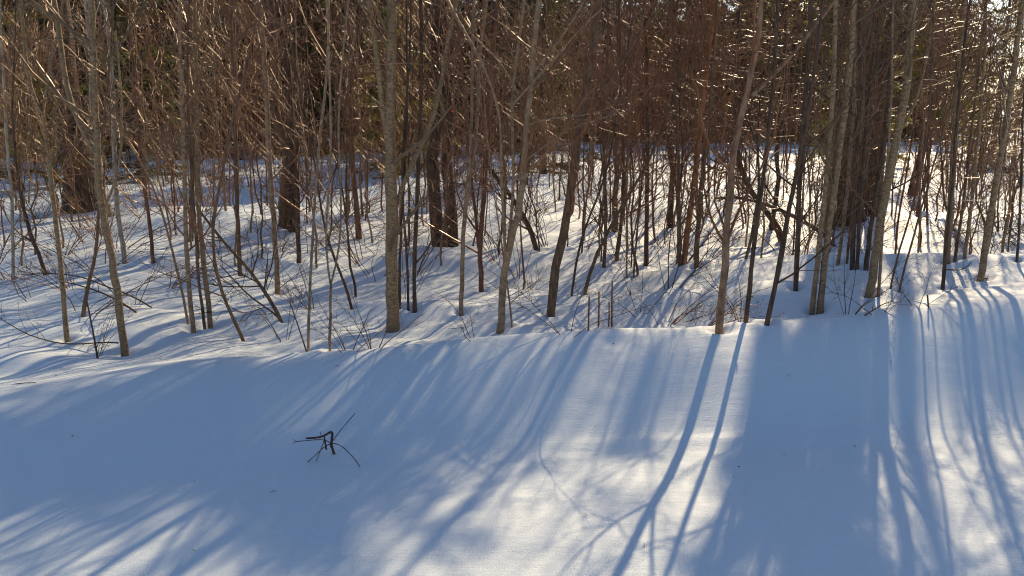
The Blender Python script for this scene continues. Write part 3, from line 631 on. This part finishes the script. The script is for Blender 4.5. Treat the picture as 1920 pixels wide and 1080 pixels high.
# ------------------------------------------------------------------ traced sticks
def stick(name, px, w0, w1, label, mt='twigd', side=0, cat='stick', base=None, dY=0, Yf=None, k=6):
    b = hit(*(base or px[0])); Y = Yf or b[1]
    P = np.array([at_y(u, v, Y + dY * i) for i, (u, v) in enumerate(px)])
    Q = resample(P, max(8, 3 * len(px))); sc = Y / F; rr = np.linspace(w0, w1, len(Q)) * sc / 2
    off = P[0]; o = MB(); o.tubes((Q - off)[None], rr[None], k, .08)
    if side:
        C, CC = sprout((Q - off)[None], rr[None], side, (.15, .95), (25, 65), lambda t, l: .22 * l + .03, n=6, up=.02, wig=.15, rmin=.0016); o.tubes(C, CC, 3)
    m = o.build(name, M[mt]); m.location = off; tag(m, label, cat)
    return m
stick('fallen_branch', [(222, 643), (195, 641), (160, 645), (117, 645), (85, 638), (50, 627), (25, 612), (0, 597), (-25, 580)], 3, 1.5, 'long thin branch arching left just above the snow from the low-forking tree', side=9, base=(222, 660))
stick('fallen_branch', [(256, 586), (225, 565), (190, 548), (150, 535), (118, 528)], 4, 2, 'dark broken branch leaning over the snow right of the low-forking tree', side=10, base=(256, 590))
stick('fallen_branch', [(285, 577), (250, 555), (205, 540), (160, 520), (110, 512), (40, 515)], 3, 1.5, 'long straight twig reaching left across the shaded hollow', side=8, base=(285, 580))
stick('dead_stick', [(183, 672), (176, 630), (168, 590), (162, 560)], 4, 2.5, 'bare stick standing upright just left of the foot of the low-forking tree', side=3)
stick('dead_stick', [(575, 660), (562, 620), (543, 565)], 3, 2, 'thin stick leaning left against the foot of the knobbly tan sapling', side=3)
stick('dead_stick', [(1103, 620), (1104, 590), (1105, 557)], 4, 3.5, 'broken upright stake, leftmost of the snapped stems on the crest', 'twig')
stick('dead_stick', [(1122, 613), (1123, 580), (1123, 547)], 4, 3, 'broken upright stake, second from the left on the crest', 'twig')
stick('dead_stick', [(1147, 613), (1147, 570), (1148, 527)], 4, 3, 'tallest snapped stem on the crest, right of the others', 'twig')
stick('dead_stick', [(1141, 613), (1142, 590), (1142, 567)], 3, 2.5, 'short snapped stem touching the tallest one on the crest', 'twig')
stick('dead_stick', [(1182, 553), (1182, 545)], 4, 3, 'tiny dark stub poking out of the sunlit slope', 'twigd')
stick('marker_stake', [(1741, 578), (1740, 566), (1739, 553)], 3.2, 3.2, 'short stake with a flat knob on top, on the right bank edge', 'twigd', cat='stake')
stick('dead_twig', [(1620, 592), (1640, 580), (1655, 570), (1673, 565)], 3, 1.5, 'dark twig lying on the snow below the light olive trunk', side=3, base=(1620, 593))
stick('dead_twig', [(1770, 505), (1800, 507), (1815, 500), (1822, 490)], 3, 1.5, 'side shoot curving right above the snow of the right terrace', side=4, base=(1770, 530))
stick('dead_twig', [(1840, 522), (1870, 520), (1900, 526)], 3, 1.2, 'low dark twig right of the trunk leaning at the far right', side=4)
stick('dead_twig', [(22, 721), (45, 718), (68, 717)], 2.2, 1.2, 'tiny twig lying on the shaded snow at the left edge', side=1)
for (u, v) in [(1670, 678), (136, 820), (1150, 646), (1385, 878), (1602, 838)]:
    b = hit(u, v); o = MB(); o.tubes(np.array([[[-.005, 0, .001], [0, .001, .003], [.006, 0, .001]]]), np.array([[.0012, .0024, .0008]]), 5)
    m = o.build('bark_crumb', M['twigd']); m.location = tuple(b)
    tag(m, {1670: 'dark crumb of bark on the wide shaded strip at the right', 136: 'dark speck of bark on the shaded snow at the left', 1150: 'crumb of bark lying in the small hollow on the crest',
            1385: 'speck of bark on sunlit snow left of the wide shaded strip', 1602: 'speck of bark low on the wide shaded strip'}[u], 'bark')

# the broken branch standing in the foreground snow
def fore_twig():
    b = hit(628, 851); Y = b[1]; root = empty('broken_branch', tuple(b), 'dark broken branch with splayed twigs standing in the foreground snow', 'branch')
    def piece(name, px, w0, w1, dy, k=8):
        P = np.array([at_y(u, v, Y + d) for (u, v), d in zip(px, np.linspace(dy[0], dy[1], len(px)))]); Q = resample(P, max(10, 4 * len(px)))
        rr = np.interp(np.linspace(0, 1, len(Q)), [0, 1], [w0, w1]) * Y / F / 2 * (1 + .08 * rng.normal(size=len(Q)))
        m = MB(); m.tubes((Q - b)[None], rr[None], k, .1); m.build(name, M['twigd'], root)
    piece('stem', [(628, 856), (625, 846), (621, 835), (622, 824), (624, 811), (620, 809), (612, 815), (603, 819), (590, 821), (573, 822)], 6, 3.6, (0, -.05), 9)
    piece('stub', [(612, 843), (610, 832), (608, 819)], 4, 3.4, (-.03, -.03))
    piece('twig', [(622, 830), (632, 815), (645, 799), (655, 787), (666, 775)], 1.8, 1.5, (0, .10))
    piece('twig', [(621, 831), (636, 833), (652, 846), (668, 864), (686, 893)], 2.0, 1.6, (0, -.16))
    piece('twig', [(621, 831), (610, 825), (598, 824), (575, 826), (555, 828)], 2.0, 1.6, (0, -.08))
    piece('twig', [(621, 831), (606, 839), (590, 855), (571, 871)], 1.8, 1.4, (0, -.10))
    piece('twig', [(608, 825), (602, 842), (594, 862), (587, 878)], 1.6, 1.3, (-.03, -.10))
    piece('twig', [(604, 818), (600, 813), (602, 809)], 1.3, 1.0, (-.04, -.04)); piece('twig', [(555, 828), (549, 823)], 1.2, .8, (-.08, -.08)); piece('twig', [(555, 828), (549, 832)], 1.2, .8, (-.08, -.08))
fore_twig()

# dried leaves that still hang on twigs
def leaf(u, v, Y, s, label, mt='leaf'):
    p = at_y(u, v, Y); t = np.linspace(0, 2 * np.pi, 13)[:-1]
    rad = s * np.array([1, .62, .75, .4, .62, .5, .95, .5, .62, .4, .75, .62]); V = np.stack([rad * np.cos(t), .12 * s * np.sin(3 * t), rad * np.sin(t) * .8], 1)
    m = MB(); C = np.zeros((1, 3)); VV = np.vstack([C, V]); Q = np.array([[0, 1 + i, 1 + (i + 1) % 12, 1 + (i + 2) % 12] for i in range(0, 12, 2)])
    m.add(VV, Q); o = m.build('dried_leaf', M[mt], None, smooth=False); o.location = tuple(p); o.rotation_euler = (rng.uniform(-.5, .5), 0, rng.uniform(-.6, .6)); tag(o, label, 'leaf')
leaf(162, 122, 5.9, .03, 'curled tan leaf hanging beside the bowed stem of the low-forking tree')
leaf(333, 238, 5.9, .028, 'orange-brown leaf hanging in front of the straight tan sapling')
leaf(60, 300, 7.5, .035, 'rusty leaf hanging at the left near the snow line')
leaf(617, 303, 8.5, .035, 'orange leaf among twigs left of the thickest near tree')
leaf(849, 208, 9, .03, 'small red leaf in front of the dark heavy pair of trunks', 'leafred')

lt = MB(); n = 260; ly = rng.uniform(2.8, 9, n) ** 1.0; lx = rng.uniform(-.62, .62, n) * ly; keep = (ly > 5) | (rng.random(n) < .15); lx, ly = lx[keep], ly[keep]; n = len(lx)
p0 = np.stack([lx, ly, H0(lx, ly) + .004], 1); aa = rng.uniform(0, 6.28, n); dd = np.stack([np.cos(aa), np.sin(aa), .1 * rng.normal(size=n)], 1) * rng.uniform(.004, .03, (n, 1))
lt.tubes(np.stack([p0, p0 + dd * .5 + np.array([0, 0, .001]), p0 + dd], 1), np.tile([.0012, .0016, .0008], (n, 1)), 3)
tag(lt.build('bark_litter', M['twigd']), kind='stuff')
make_snow()
